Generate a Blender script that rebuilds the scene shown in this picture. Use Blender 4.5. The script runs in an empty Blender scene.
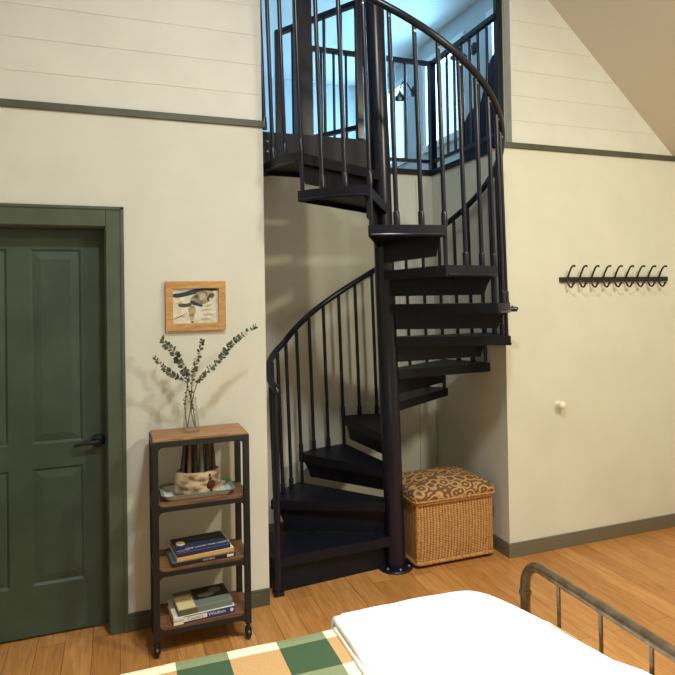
import bpy, bmesh, math, random
from mathutils import Vector, Matrix, noise
random.seed(7)
S = bpy.context.scene
COL = S.collection
PI = math.pi
R = math.radians

# ---------------------------------------------------------------- materials
def lin(c):
    return tuple(((v/255)/12.92 if v/255 <= .04045 else ((v/255+.055)/1.055)**2.4) for v in c)

MATS = {}
def mat(name, rgb=(200,200,200), rough=.5, metal=0.0, spec=.5):
    m = bpy.data.materials.new(name); m.use_nodes = True
    b = m.node_tree.nodes['Principled BSDF']
    b.inputs['Base Color'].default_value = (*lin(rgb), 1)
    b.inputs['Roughness'].default_value = rough
    b.inputs['Metallic'].default_value = metal
    b.inputs['Specular IOR Level'].default_value = spec
    MATS[name] = m
    return m

def nodes(m):
    return m.node_tree.nodes, m.node_tree.links, m.node_tree.nodes['Principled BSDF']

def noise_mix(m, a, b, scale=8, detail=4, stretch=(1,1,1), bump=0.0, lo=.35, hi=.65, dist=.01):
    n, l, p = nodes(m)
    tc = n.new('ShaderNodeTexCoord'); mp = n.new('ShaderNodeMapping')
    mp.inputs['Scale'].default_value = stretch
    nz = n.new('ShaderNodeTexNoise'); nz.inputs['Scale'].default_value = scale; nz.inputs['Detail'].default_value = detail
    rp = n.new('ShaderNodeValToRGB')
    rp.color_ramp.elements[0].position = lo; rp.color_ramp.elements[1].position = hi
    rp.color_ramp.elements[0].color = (*lin(a), 1); rp.color_ramp.elements[1].color = (*lin(b), 1)
    l.new(tc.outputs['Object'], mp.inputs['Vector']); l.new(mp.outputs['Vector'], nz.inputs['Vector'])
    l.new(nz.outputs['Fac'], rp.inputs['Fac']); l.new(rp.outputs['Color'], p.inputs['Base Color'])
    if bump:
        bp = n.new('ShaderNodeBump'); bp.inputs['Strength'].default_value = bump; bp.inputs['Distance'].default_value = dist
        l.new(nz.outputs['Fac'], bp.inputs['Height']); l.new(bp.outputs['Normal'], p.inputs['Normal'])
    return nz

wall_m = mat('cream_wall_paint', (217,214,196), .75, spec=.25)
noise_mix(wall_m, (218,218,205), (224,224,211), 3, 3)
ship_m = mat('shiplap_paint', (220,214,200), .65, spec=.3)
noise_mix(ship_m, (221,221,213), (227,227,219), 4, 3)
ceil_m = mat('ceiling_paint', (222,214,198), .8, spec=.2)
loft_m = mat('loft_wall_paint', (205,210,212), .8, spec=.2)
loftceil_m = mat('loft_ceiling_paint', (228,232,234), .8, spec=.2)
green_m = mat('grey_green_trim_paint', (84,90,72), .5)
noise_mix(green_m, (76,86,69), (86,97,79), 6, 3)
door_m = mat('green_door_paint', (66,80,62), .5)
noise_mix(door_m, (60,76,62), (70,86,72), 5, 3)
taupe_m = mat('taupe_baseboard_paint', (112,104,88), .5)
sagetrim_m = mat('pale_sage_trim_paint', (150,156,134), .55)
olive_m = mat('olive_grey_trim_paint', (82,83,67), .5)
noise_mix(olive_m, (77,78,62), (88,89,73), 6, 3)
void_m = mat('light_stop_surface', (150,145,135), .9)
black_m = mat('black_stair_steel', (16,20,42), .3, spec=.5)
noise_mix(black_m, (13,16,33), (17,21,41), 30, 2, bump=.06, dist=.002)
black2_m = mat('black_stair_tread_paint', (20,21,32), .5, spec=.3)
noise_mix(black2_m, (11,13,25), (15,18,32), 18, 3, bump=.1, dist=.002)
navy_m = mat('navy_fabric', (24,30,58), .85)
noise_mix(navy_m, (20,25,50), (30,37,68), 30, 4, bump=.2)
pillow_m = mat('grey_blue_pillow', (120,140,155), .9)
steel_m = mat('bare_steel', (190,188,180), .3, metal=.9)
white_m = mat('white_trim', (238,240,240), .5)
blackiron_m = mat('black_iron', (24,25,27), .45)
cartm = mat('cart_black_metal', (27,28,30), .45)
bronze_m = mat('aged_bronze_bed_metal', (118,102,82), .32, metal=.55)
noise_mix(bronze_m, (88,72,54), (114,97,76), 25, 3)
glass_m = mat('window_glass', (255,255,255))
def make_pane(m, tint=(.93,.97,.96), gl=.06):
    n, l, p = nodes(m); n.remove(p); out = n['Material Output']
    t = n.new('ShaderNodeBsdfTransparent'); t.inputs['Color'].default_value = (*tint, 1)
    g = n.new('ShaderNodeBsdfGlossy'); g.inputs['Roughness'].default_value = .03
    lw = n.new('ShaderNodeLayerWeight'); lw.inputs['Blend'].default_value = .25
    mx = n.new('ShaderNodeMixShader')
    mth = n.new('ShaderNodeMath'); mth.operation = 'MULTIPLY_ADD'; mth.inputs[1].default_value = .35; mth.inputs[2].default_value = gl
    l.new(lw.outputs['Facing'], mth.inputs[0]); l.new(mth.outputs['Value'], mx.inputs['Fac'])
    l.new(t.outputs['BSDF'], mx.inputs[1]); l.new(g.outputs['BSDF'], mx.inputs[2]); l.new(mx.outputs['Shader'], out.inputs['Surface'])
make_pane(glass_m)
vglass_m = mat('clear_vase_glass'); make_pane(vglass_m, (.965,.985,.975), .04)
cwood_m = mat('cart_shelf_wood', (165,118,76), .5)
noise_mix(cwood_m, (140,96,60), (185,138,92), 6, 6, (2,22,22), bump=.08, dist=.003)
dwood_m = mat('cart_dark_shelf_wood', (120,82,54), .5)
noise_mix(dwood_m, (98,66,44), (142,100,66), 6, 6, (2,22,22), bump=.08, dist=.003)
fwood_m = mat('picture_frame_wood', (196,148,92), .45)
noise_mix(fwood_m, (186,136,80), (208,162,104), 5, 5, (3,3,14))
leaf_m = mat('eucalyptus_leaf', (62,84,66), .6)
noise_mix(leaf_m, (48,66,50), (86,108,84), 22, 3)
leafd_m = mat('dried_eucalyptus_leaf', (72,70,52), .65)
noise_mix(leafd_m, (58,52,38), (92,92,68), 22, 3)
twig_m = mat('eucalyptus_twig', (92,76,56), .7)
birch_m = mat('birch_bark', (178,150,112), .8)
noise_mix(birch_m, (112,80,52), (204,182,148), 15, 6, (1,1,2.2), bump=.35, lo=.40, hi=.60)
barkred_m = mat('bark_knot', (66,28,22), .8)
enam_m = mat('white_enamel', (224,226,220), .25)
sage_m = mat('sage_enamel', (112,140,128), .35)
plast_m = mat('white_plastic', (240,238,226), .35)
paper_m = mat('book_pages', (222,208,176), .8)
bulb_m = mat('frosted_bulb', (220,225,225), .3)

# floor planks, running away from the camera
floor_m = mat('oak_plank_floor', (190,134,74), .38, spec=.5)
def make_floor(m):
    n, l, p = nodes(m)
    tc = n.new('ShaderNodeTexCoord'); mp = n.new('ShaderNodeMapping'); mp.inputs['Rotation'].default_value = (0,0,PI/2)
    br = n.new('ShaderNodeTexBrick')
    br.inputs['Scale'].default_value = 1; br.inputs['Brick Width'].default_value = 1.5; br.inputs['Row Height'].default_value = .125
    br.inputs['Mortar Size'].default_value = .0016; br.inputs['Mortar Smooth'].default_value = .3; br.offset = .37
    br.inputs['Color1'].default_value = (*lin((182,125,66)), 1); br.inputs['Color2'].default_value = (*lin((205,148,86)), 1)
    br.inputs['Mortar'].default_value = (*lin((120,76,40)), 1)
    mp2 = n.new('ShaderNodeMapping'); mp2.inputs['Scale'].default_value = (18,1.6,1)
    nz = n.new('ShaderNodeTexNoise'); nz.inputs['Scale'].default_value = 3; nz.inputs['Detail'].default_value = 6; nz.inputs['Distortion'].default_value = .6
    rp = n.new('ShaderNodeValToRGB'); rp.color_ramp.elements[0].position = .3; rp.color_ramp.elements[1].position = .7
    rp.color_ramp.elements[0].color = (.62,.58,.54,1); rp.color_ramp.elements[1].color = (1.1,1.1,1.1,1)
    mx = n.new('ShaderNodeMix'); mx.data_type = 'RGBA'; mx.blend_type = 'MULTIPLY'; mx.inputs['Factor'].default_value = .75
    l.new(tc.outputs['Object'], mp.inputs['Vector']); l.new(mp.outputs['Vector'], br.inputs['Vector'])
    l.new(tc.outputs['Object'], mp2.inputs['Vector']); l.new(mp2.outputs['Vector'], nz.inputs['Vector'])
    l.new(nz.outputs['Fac'], rp.inputs['Fac']); l.new(br.outputs['Color'], mx.inputs['A']); l.new(rp.outputs['Color'], mx.inputs['B'])
    l.new(mx.outputs['Result'], p.inputs['Base Color'])
    bp = n.new('ShaderNodeBump'); bp.inputs['Strength'].default_value = .25; bp.inputs['Distance'].default_value = .002; bp.invert = True
    l.new(br.outputs['Fac'], bp.inputs['Height']); l.new(bp.outputs['Normal'], p.inputs['Normal'])
make_floor(floor_m)

# woven wicker
wick_m = mat('woven_wicker', (196,146,84), .65)
def make_wicker(m):
    n, l, p = nodes(m)
    tc = n.new('ShaderNodeTexCoord')
    wv = []
    for ax, sc in (('DIAGONAL', 30), ('Z', 30)):
        w = n.new('ShaderNodeTexWave'); w.wave_type = 'BANDS'; w.bands_direction = ax
        w.inputs['Scale'].default_value = sc; w.inputs['Distortion'].default_value = 1.0; w.inputs['Detail'].default_value = 1
        
        mp = n.new('ShaderNodeMapping'); mp.inputs['Scale'].default_value = (1,1,.0) if ax == 'DIAGONAL' else (1,1,1)
        l.new(tc.outputs['Object'], mp.inputs['Vector']); l.new(mp.outputs['Vector'], w.inputs['Vector']); wv.append(w)
    mul = n.new('ShaderNodeMath'); mul.operation = 'MULTIPLY'
    l.new(wv[0].outputs['Fac'], mul.inputs[0]); l.new(wv[1].outputs['Fac'], mul.inputs[1])
    nz = n.new('ShaderNodeTexNoise'); nz.inputs['Scale'].default_value = 40; l.new(tc.outputs['Object'], nz.inputs['Vector'])
    ad = n.new('ShaderNodeMath'); ad.operation = 'MULTIPLY_ADD'; ad.inputs[1].default_value = .6
    l.new(nz.outputs['Fac'], ad.inputs[0]); l.new(mul.outputs['Value'], ad.inputs[2])
    rp = n.new('ShaderNodeValToRGB'); rp.color_ramp.elements[0].position = .25; rp.color_ramp.elements[1].position = .95
    rp.color_ramp.elements[0].color = (*lin((140,92,46)), 1); rp.color_ramp.elements[1].color = (*lin((222,176,112)), 1)
    l.new(ad.outputs['Value'], rp.inputs['Fac']); l.new(rp.outputs['Color'], p.inputs['Base Color'])
    bp = n.new('ShaderNodeBump'); bp.inputs['Strength'].default_value = .6; bp.inputs['Distance'].default_value = .006
    l.new(mul.outputs['Value'], bp.inputs['Height']); l.new(bp.outputs['Normal'], p.inputs['Normal'])
make_wicker(wick_m)
wrim_m = mat('wicker_rim', (176,124,66), .6)
noise_mix(wrim_m, (150,100,50), (198,146,84), 60, 3, bump=.4, dist=.004)

# cushion with a scrolling brown and tan pattern
scroll_m = mat('scroll_pattern_fabric', (150,110,66), .9)
def make_scroll(m):
    n, l, p = nodes(m)
    tc = n.new('ShaderNodeTexCoord'); mp = n.new('ShaderNodeMapping'); mp.inputs['Scale'].default_value = (1,1,1.3)
    vo = n.new('ShaderNodeTexVoronoi'); vo.inputs['Scale'].default_value = 15
    mth = n.new('ShaderNodeMath'); mth.operation = 'MULTIPLY'; mth.inputs[1].default_value = 16
    sn = n.new('ShaderNodeMath'); sn.operation = 'SINE'
    nz = n.new('ShaderNodeTexNoise'); nz.inputs['Scale'].default_value = 30; nz.inputs['Detail'].default_value = 5
    ad = n.new('ShaderNodeMath'); ad.operation = 'MULTIPLY_ADD'; ad.inputs[1].default_value = 2.2
    rp = n.new('ShaderNodeValToRGB'); rp.color_ramp.elements[0].position = .55; rp.color_ramp.elements[1].position = .95
    rp.color_ramp.elements[0].color = (*lin((108,76,48)), 1); rp.color_ramp.elements[1].color = (*lin((190,148,96)), 1)
    sc = n.new('ShaderNodeMath'); sc.operation = 'MULTIPLY'; sc.inputs[1].default_value = .55
    l.new(tc.outputs['Object'], mp.inputs['Vector']); l.new(mp.outputs['Vector'], vo.inputs['Vector']); l.new(mp.outputs['Vector'], nz.inputs['Vector'])
    l.new(vo.outputs['Distance'], mth.inputs[0]); l.new(mth.outputs['Value'], sn.inputs[0])
    l.new(nz.outputs['Fac'], ad.inputs[0]); l.new(sn.outputs['Value'], ad.inputs[2]); l.new(ad.outputs['Value'], sc.inputs[0])
    l.new(sc.outputs['Value'], rp.inputs['Fac']); l.new(rp.outputs['Color'], p.inputs['Base Color'])
make_scroll(scroll_m)

# buffalo-check blanket: the colour of a cell follows its column and its row
plaid_m = mat('buffalo_check_blanket', (200,180,140), .9)
CHK = .155
def make_plaid(m):
    n, l, p = nodes(m)
    tc = n.new('ShaderNodeTexCoord'); sp = n.new('ShaderNodeSeparateXYZ'); l.new(tc.outputs['UV'], sp.inputs['Vector'])
    def band(sock):
        a = n.new('ShaderNodeMath'); a.operation = 'FLOORED_MODULO'; a.inputs[1].default_value = 2
        f = n.new('ShaderNodeMath'); f.operation = 'GREATER_THAN'; f.inputs[1].default_value = 1.0
        l.new(sock, a.inputs[0]); l.new(a.outputs['Value'], f.inputs[0]); return f.outputs['Value']
    bx, by = band(sp.outputs['X']), band(sp.outputs['Y'])
    def mix(fac, a, b):
        x = n.new('ShaderNodeMix'); x.data_type = 'RGBA'; l.new(fac, x.inputs['Factor'])
        for s, v in (('A', a), ('B', b)):
            if isinstance(v, tuple): x.inputs[s].default_value = (*lin(v), 1)
            else: l.new(v, x.inputs[s])
        return x.outputs['Result']
    light = mix(bx, (226,216,184), (122,130,94))
    dark = mix(bx, (184,144,94), (54,78,50))
    c = mix(by, light, dark)
    nz = n.new('ShaderNodeTexNoise'); nz.inputs['Scale'].default_value = 160; l.new(tc.outputs['Object'], nz.inputs['Vector'])
    x = n.new('ShaderNodeMix'); x.data_type = 'RGBA'; x.blend_type = 'OVERLAY'; x.inputs['Factor'].default_value = .25
    l.new(c, x.inputs['A']); l.new(nz.outputs['Fac'], x.inputs['B']); l.new(x.outputs['Result'], p.inputs['Base Color'])
    bp = n.new('ShaderNodeBump'); bp.inputs['Strength'].default_value = .3; bp.inputs['Distance'].default_value = .003
    l.new(nz.outputs['Fac'], bp.inputs['Height']); l.new(bp.outputs['Normal'], p.inputs['Normal'])
make_plaid(plaid_m)
duvet_m = mat('white_duvet_cotton', (246,247,246), .85, spec=.2)
sheet_m = mat('cream_sheet', (240,234,214), .85, spec=.2)
matt_m = mat('mattress_ticking', (228,224,214), .9)

# ---------------------------------------------------------------- mesh helpers
def new(): return bmesh.new()

def box(bm, x0, x1, y0, y1, z0, z1, bev=0, seg=2, mi=0):
    t = bmesh.new()
    vs = [t.verts.new((x, y, z)) for x in (x0, x1) for y in (y0, y1) for z in (z0, z1)]
    for q in ((0,1,3,2), (4,6,7,5), (0,4,5,1), (2,3,7,6), (0,2,6,4), (1,5,7,3)):
        t.faces.new([vs[i] for i in q])
    bmesh.ops.recalc_face_normals(t, faces=t.faces)
    if bev: bmesh.ops.bevel(t, geom=t.edges[:], offset=bev, segments=seg, profile=.5, affect='EDGES')
    merge(bm, t, mi)

def merge(bm, t, mi=0, M=None):
    mp = {}
    for v in t.verts: mp[v] = bm.verts.new(M @ v.co if M else v.co)
    for f in t.faces:
        try: g = bm.faces.new([mp[v] for v in f.verts]); g.material_index = mi; g.smooth = f.smooth
        except ValueError: pass
    t.free()

def tube(bm, pts, r, n=10, caps=True, mi=0):
    pts = [Vector(p) for p in pts]
    rs = r if isinstance(r, (list, tuple)) else [r]*len(pts)
    up = None; rings = []
    for i, p in enumerate(pts):
        d = (pts[min(i+1, len(pts)-1)] - pts[max(i-1, 0)]).normalized()
        if up is None:
            up = Vector((0,0,1)) if abs(d.z) < .9 else Vector((1,0,0))
        a = d.cross(up)
        if a.length < 1e-5: a = d.cross(Vector((0,1,0)))
        a.normalize(); b = a.cross(d).normalized(); up = b
        rings.append([bm.verts.new(p + rs[i]*(math.cos(2*PI*k/n)*a + math.sin(2*PI*k/n)*b)) for k in range(n)])
    for A, B in zip(rings, rings[1:]):
        for k in range(n):
            f = bm.faces.new((A[k], A[(k+1) % n], B[(k+1) % n], B[k])); f.smooth = True; f.material_index = mi
    if caps:
        for q in (rings[0], rings[-1]):
            f = bm.faces.new(q); f.material_index = mi

def rod(bm, a, b, r, n=10, r2=None, mi=0): tube(bm, [a, b], [r, r if r2 is None else r2], n, True, mi)

def prism(bm, poly, z0, z1, mi=0):
    lo = [bm.verts.new((x, y, z0)) for x, y in poly]; hi = [bm.verts.new((x, y, z1)) for x, y in poly]
    k = len(poly); fs = [bm.faces.new(lo), bm.faces.new(hi)]
    for i in range(k): fs.append(bm.faces.new((lo[i], lo[(i+1) % k], hi[(i+1) % k], hi[i])))
    for f in fs: f.material_index = mi

def plate(bm, pts3, thick_vec, mi=0):
    a = [bm.verts.new(p) for p in pts3]; b = [bm.verts.new(Vector(p) + Vector(thick_vec)) for p in pts3]
    k = len(a); fs = [bm.faces.new(a), bm.faces.new(b)]
    for i in range(k): fs.append(bm.faces.new((a[i], a[(i+1) % k], b[(i+1) % k], b[i])))
    for f in fs: f.material_index = mi

def lathe(bm, prof, c, n=24, axis='Z', mi=0):
    rings = []
    for r, h in prof:
        ring = []
        for k in range(n):
            a = 2*PI*k/n; u, v = max(r, 1e-4)*math.cos(a), max(r, 1e-4)*math.sin(a)
            q = {'Z': (u, v, h), 'Y': (u, h, v), 'X': (h, u, v)}[axis]
            ring.append(bm.verts.new((c[0]+q[0], c[1]+q[1], c[2]+q[2])))
        rings.append(ring)
    for A, B in zip(rings, rings[1:]):
        for k in range(n):
            f = bm.faces.new((A[k], A[(k+1) % n], B[(k+1) % n], B[k])); f.smooth = True; f.material_index = mi
    for q in (rings[0], rings[-1]):
        f = bm.faces.new(q); f.material_index = mi

def build(name, bm, m, parent=None, loc=None):
    """link one mesh object; its vertices are in world space unless loc gives the origin they hang on"""
    bmesh.ops.recalc_face_normals(bm, faces=bm.faces)
    base = Vector(loc) if loc is not None else None
    if parent is not None and loc is None: base = parent.matrix_world.translation.copy() if parent.parent is None else None
    for e in bm.edges:
        if len(e.link_faces) == 2 and e.calc_face_angle(0) > R(42): e.smooth = False
    me = bpy.data.meshes.new(name)
    origin = Vector((0,0,0))
    if parent is not None:
        origin = ABS[parent.name]
    elif loc is not None:
        origin = Vector(loc)
    if LEANING:
        for v in bm.verts: v.co.x -= LEAN[0]*(v.co.z-1.3); v.co.y -= LEAN[1]*(v.co.z-1.3)
    for v in bm.verts: v.co -= origin
    bm.to_mesh(me); bm.free()
    for x in (m if isinstance(m, (list, tuple)) else [m]): me.materials.append(x)
    o = bpy.data.objects.new(name, me); COL.objects.link(o)
    if parent is not None: o.parent = parent
    else: o.location = origin
    ABS[o.name] = origin
    return o
ABS = {}
LEANING = False

def tag(o, label, cat, group=None):
    o['label'] = label; o['category'] = cat
    if group: o['group'] = group
    return o

def thing(name, loc, label, cat, group=None):
    o = bpy.data.objects.new(name, None); COL.objects.link(o); o.location = loc
    o.empty_display_size = .1
    ABS[o.name] = Vector(loc)
    return tag(o, label, cat, group)

def struct(name, bm, m, parent=None):
    o = build(name, bm, m, parent)
    if parent is None: o['kind'] = 'structure'
    return o

# ---------------------------------------------------------------- the setting
XL, XR, YB = .763, 2.310, .964          # stair alcove: left wall, right wall, back wall
XRU = 2.385                              # the opening is a little wider above the trim
ZL = 2.627                               # loft floor
ZT0, ZT1 = 2.603, 2.639                  # green trim line
WL = 3.5                                 # loft window wall
LOFT_YB, LOFT_XL, LOFT_Z = 5.1, -2.6, 4.70
RX0, RX1, RY0, RZ = -2.2, 4.0, -5.2, 4.15 # bedroom

DX0, DX1, DZ = -.866, -.033, 2.05       # door opening
bm = new(); box(bm, RX0, RX1, RY0, 0, -.05, 0); box(bm, XL, XR, 0, YB, -.05, 0); box(bm, DX0, DX1, 0, .30, -.05, 0); struct('floor', bm, floor_m)
bm = new(); box(bm, DX0-.1, DX1+.1, .30, .34, 0, DZ+.1); struct('door_light_stop', bm, void_m)  # unseen box added to stop sky light showing under the door

# far wall
bm = new()
box(bm, RX0, DX0, 0, .13, 0, ZT0); box(bm, DX0, DX1, 0, .13, DZ, ZT0); box(bm, DX1, XL, 0, .13, 0, ZT0)
struct('wall_far_left', bm, wall_m)
bm = new(); box(bm, XR, RX1, 0, .13, 0, ZT0); struct('wall_far_right', bm, wall_m)
def shiplap(name, x0, x1, ztop):
    bm = new(); box(bm, x0, x1, .012, .13, ZT0, ztop)
    z = 2.784 - .1625
    while z < ztop:
        a, b = max(z, ZT1-.01), min(z+.1615, ztop)
        if b > a + .01: box(bm, x0, x1, 0, .013, a, b, .0008, 1)
        z += .1625
    return struct(name, bm, ship_m)
shiplap('wall_upper_left', RX0, XL-.003, RZ+.6)
shiplap('wall_upper_right', XRU, RX1, RZ+.6)
bm = new(); box(bm, XL-.003, XRU, 0, .13, 4.5, RZ+.6); struct('wall_upper_header', bm, ship_m)
bm = new(); box(bm, XL-.10, XL, .13, YB, 0, ZT0); struct('wall_alcove_left', bm, wall_m)
bm = new(); box(bm, XR, XR+.10, .13, YB+.1, 0, ZT0); struct('wall_alcove_right', bm, wall_m)
bm = new(); box(bm, XL-.1, XR, YB, YB+.1, 0, ZT0); struct('wall_alcove_back', bm, wall_m)
bm = new(); box(bm, 2.166, 2.186, YB-.010, YB, 0, ZT0-.04, .002); struct('trim_1', bm, wall_m)
# bedroom shell behind the camera
bm = new(); box(bm, RX0-.1, RX0, RY0, .16, 0, RZ+.6); struct('wall_left', bm, wall_m)
bm = new(); box(bm, RX1, RX1+.1, RY0, .16, 0, RZ+.6); struct('wall_right', bm, wall_m)
bm = new(); box(bm, RX0-.1, RX1+.1, RY0-.1, RY0, 0, RZ+.6); struct('wall_back', bm, wall_m)
# ceiling: flat on the left, sloping down to the right
bm = new()
sx = 2.687 - (RZ-3.606)/.906
plate(bm, [(RX0-.1, 0, RZ), (sx, 0, RZ), (sx, RY0, RZ), (RX0-.1, RY0, RZ)], (0,0,.1))
plate(bm, [(sx, 0, RZ), (RX1+.1, 0, RZ-.906*(RX1+.1-sx)), (RX1+.1, RY0, RZ-.906*(RX1+.1-sx)), (sx, RY0, RZ)], (0,0,.1))
struct('ceiling', bm, ceil_m)

# loft
bm = new()
box(bm, LOFT_XL, WL, YB, LOFT_YB, ZT0, ZL); box(bm, LOFT_XL, XL, .13, YB, ZT0, ZL); box(bm, XR, WL, .13, YB, ZT0, ZL)
struct('floor_loft', bm, floor_m)
bm = new(); box(bm, LOFT_XL, WL, LOFT_YB, LOFT_YB+.1, ZL, LOFT_Z); struct('wall_loft_back', bm, loft_m)
bm = new(); box(bm, LOFT_XL-.1, LOFT_XL, .13, LOFT_YB+.1, ZL, LOFT_Z); struct('wall_loft_left', bm, loft_m)
bm = new(); box(bm, LOFT_XL-.1, WL+.15, .13, LOFT_YB+.1, LOFT_Z, LOFT_Z+.1); struct('ceiling_loft', bm, loftceil_m)
WINS = [(1.06, 1.90), (2.50, 3.34), (3.94, 4.78)]
WZ0, WZ1 = 3.43, 4.42
bm = new()
edges = [.13] + [v for w in WINS for v in w] + [LOFT_YB+.1]
for i in range(0, len(edges), 2): box(bm, WL, WL+.15, edges[i], edges[i+1], ZL, LOFT_Z)
for a, b in WINS: box(bm, WL, WL+.15, a, b, ZL, WZ0); box(bm, WL, WL+.15, a, b, WZ1, LOFT_Z)
struct('wall_loft_right', bm, loft_m)
for i, (a, b) in enumerate(WINS):
    bm = new(); t = .06
    box(bm, WL-.02, WL+.10, a-t, a+.02, WZ0-t, WZ1+t, .003); box(bm, WL-.02, WL+.10, b-.02, b+t, WZ0-t, WZ1+t, .003)
    box(bm, WL-.025, WL+.10, a-t-.02, b+t+.02, WZ1-.02, WZ1+t, .003); box(bm, WL-.035, WL+.10, a-t-.02, b+t+.02, WZ0-t, WZ0+.02, .003)
    f = struct('window_%d' % (i+1), bm, white_m)
    bm = new(); box(bm, WL+.06, WL+.066, a+.02, b-.02, WZ0+.02, WZ1-.02); build('pane', bm, glass_m, f)
# loft rim round the stair well
bm = new()
box(bm, XL, XR, YB-.016, YB-.001, ZT0-.006, ZL+.012, .002)
box(bm, XR-.016, XR-.001, .14, YB-.016, ZT0-.006, ZL+.012, .002)
struct('trim_2', bm, black2_m)
# green trim line along the far wall
bm = new(); box(bm, RX0, XL+.006, -.014, 0, ZT0, ZT1, .002); struct('trim_3', bm, olive_m)
bm = new(); box(bm, XR+.002, RX1, -.014, 0, ZT0, ZT1, .002); struct('trim_4', bm, olive_m)
# green edge strip inside the upper right return
bm = new(); box(bm, XRU-.016, XRU, .060, .130, ZT1, 3.62, .003); struct('trim_5', bm, sagetrim_m)

CR = .041
# door: casing, slab with raised panels, lever
bm = new()
box(bm, DX1-.012, CR, -.018, .0, 0, DZ+.088, .004); box(bm, DX0-.078, DX0+.012, -.018, .0, 0, DZ+.088, .004)
box(bm, DX0+.012, DX1-.012, -.0175, .0, DZ-.012, DZ+.088, .004)
box(bm, DX1-.018, DX1, 0, .13, 0, DZ, .002); box(bm, DX0, DX0+.018, 0, .13, 0, DZ, .002); box(bm, DX0+.018, DX1-.018, 0, .13, DZ-.018, DZ, .002)
box(bm, CR-.018, CR, -.024, -.016, 0, DZ+.088, .003); box(bm, DX0-.078, CR, -.024, -.016, DZ+.072, DZ+.088, .003)
casing = struct('door_1', bm, green_m)
bm = new()
sx0, sx1, yf = DX0+.020, DX1-.020, .100
box(bm, sx0, sx1, yf+.010, yf+.04, .012, DZ-.021)
cols = [(sx0+.112, (sx0+sx1)/2-.050), ((sx0+sx1)/2+.050, sx1-.112)]
rows = [(.258, .836), (.957, 1.930)]
xs = [sx0, cols[0][0], cols[0][1], cols[1][0], cols[1][1], sx1]
for i in (0, 2, 4): box(bm, xs[i], xs[i+1], yf, yf+.012, .012, DZ-.021)
for c in cols:
    for z0, z1 in ((.012, rows[0][0]), (rows[0][1], rows[1][0]), (rows[1][1], DZ-.021)): box(bm, c[0], c[1], yf, yf+.012, z0, z1)
    for z0, z1 in rows:
        a0, a1 = c[0], c[1]; k = .05
        o = [(a0,z0),(a1,z0),(a1,z1),(a0,z1)]; q = [(a0+k,z0+k),(a1-k,z0+k),(a1-k,z1-k),(a0+k,z1-k)]
        g = .012; m_ = [(a0+g,z0+g),(a1-g,z0+g),(a1-g,z1-g),(a0+g,z1-g)]
        V = lambda P, y: [bm.verts.new((x, y, z)) for x, z in P]
        A, B, C = V(o, yf), V(m_, yf+.0095), V(q, yf+.001)
        for s, t_ in ((A, B), (B, C)):
            for j in range(4): bm.faces.new((s[j], s[(j+1) % 4], t_[(j+1) % 4], t_[j]))
        bm.faces.new(C)
slab = build('door_slab', bm, door_m, casing)
bm = new()
lathe(bm, [(0,0),(.032,0),(.034,-.006),(.030,-.012),(.013,-.016),(.012,-.046),(0,-.048)], (-.094, yf, .951), 24, 'Y')
tube(bm, [(-.094, yf-.042, .951), (-.130, yf-.045, .949), (-.170, yf-.044, .946), (-.196, yf-.042, .940), (-.204, yf-.040, .934)], [.011,.0095,.0085,.008,.007], 10)
build('door_handle', bm, blackiron_m, slab)

def baseboard(name, x0, x1, y0, y1, m, h=.088):
    bm = new(); box(bm, x0, x1, y0, y1, 0, h-.016, .002); 
    if x1-x0 > y1-y0: box(bm, x0, x1, y0+.005, y1, h-.018, h, .004)
    else: box(bm, x0+.005 if x0 > 2 else x0, x1 if x0 > 2 else x1-.005, y0, y1, h-.018, h, .004)
    return struct(name, bm, m)
baseboard('baseboard_far_left', CR, XL, -.018, 0, olive_m)
baseboard('baseboard_far_right', XR-.016, RX1, -.018, 0, taupe_m)
baseboard('baseboard_alcove_right', XR-.016, XR, 0, YB, taupe_m)
baseboard('baseboard_alcove_back', XL, XR-.016, YB-.016, YB, taupe_m)

# ---------------------------------------------------------------- spiral staircase
PX, PY, RT, H = 1.5567, .151, .7446, .2021
RT0 = RT
T0, D, SP = R(185.57), R(30.35), R(31.5)
RB, RH = .7224, .734                      # balusters, hand rail
def pol(r, a, z=0): return (PX + r*math.cos(a), PY + r*math.sin(a), z)
LEAN = (.0261, .0055)                   # the real stair is a little out of plumb
stair = thing('spiral_staircase', (PX, PY, 0), 'black steel spiral staircase winding up from the wood floor to the loft', 'staircase')
LEANING = True
bm = new(); rod(bm, (PX, PY, .012), (PX, PY, 3.62), .060, 32)
lathe(bm, [(0,3.62),(.062,3.62),(.064,3.635),(.05,3.65),(0,3.655)], (PX,PY,0), 32)
pole = build('center_pole', bm, black_m, stair)
bm = new(); lathe(bm, [(0,0),(.104,0),(.104,.008),(.100,.012),(0,.012)], (PX-.008, PY-.012, 0), 40)
bp = build('base_plate', bm, black_m, pole)
for a in (-150, -95, -40, 30, 90, 150):
    bm = new(); lathe(bm, [(0,.0121),(.009,.0121),(.009,.017),(.005,.021),(0,.0215)], pol(.084, R(a)), 10)
    build('bolt', bm, steel_m, pole)

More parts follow.
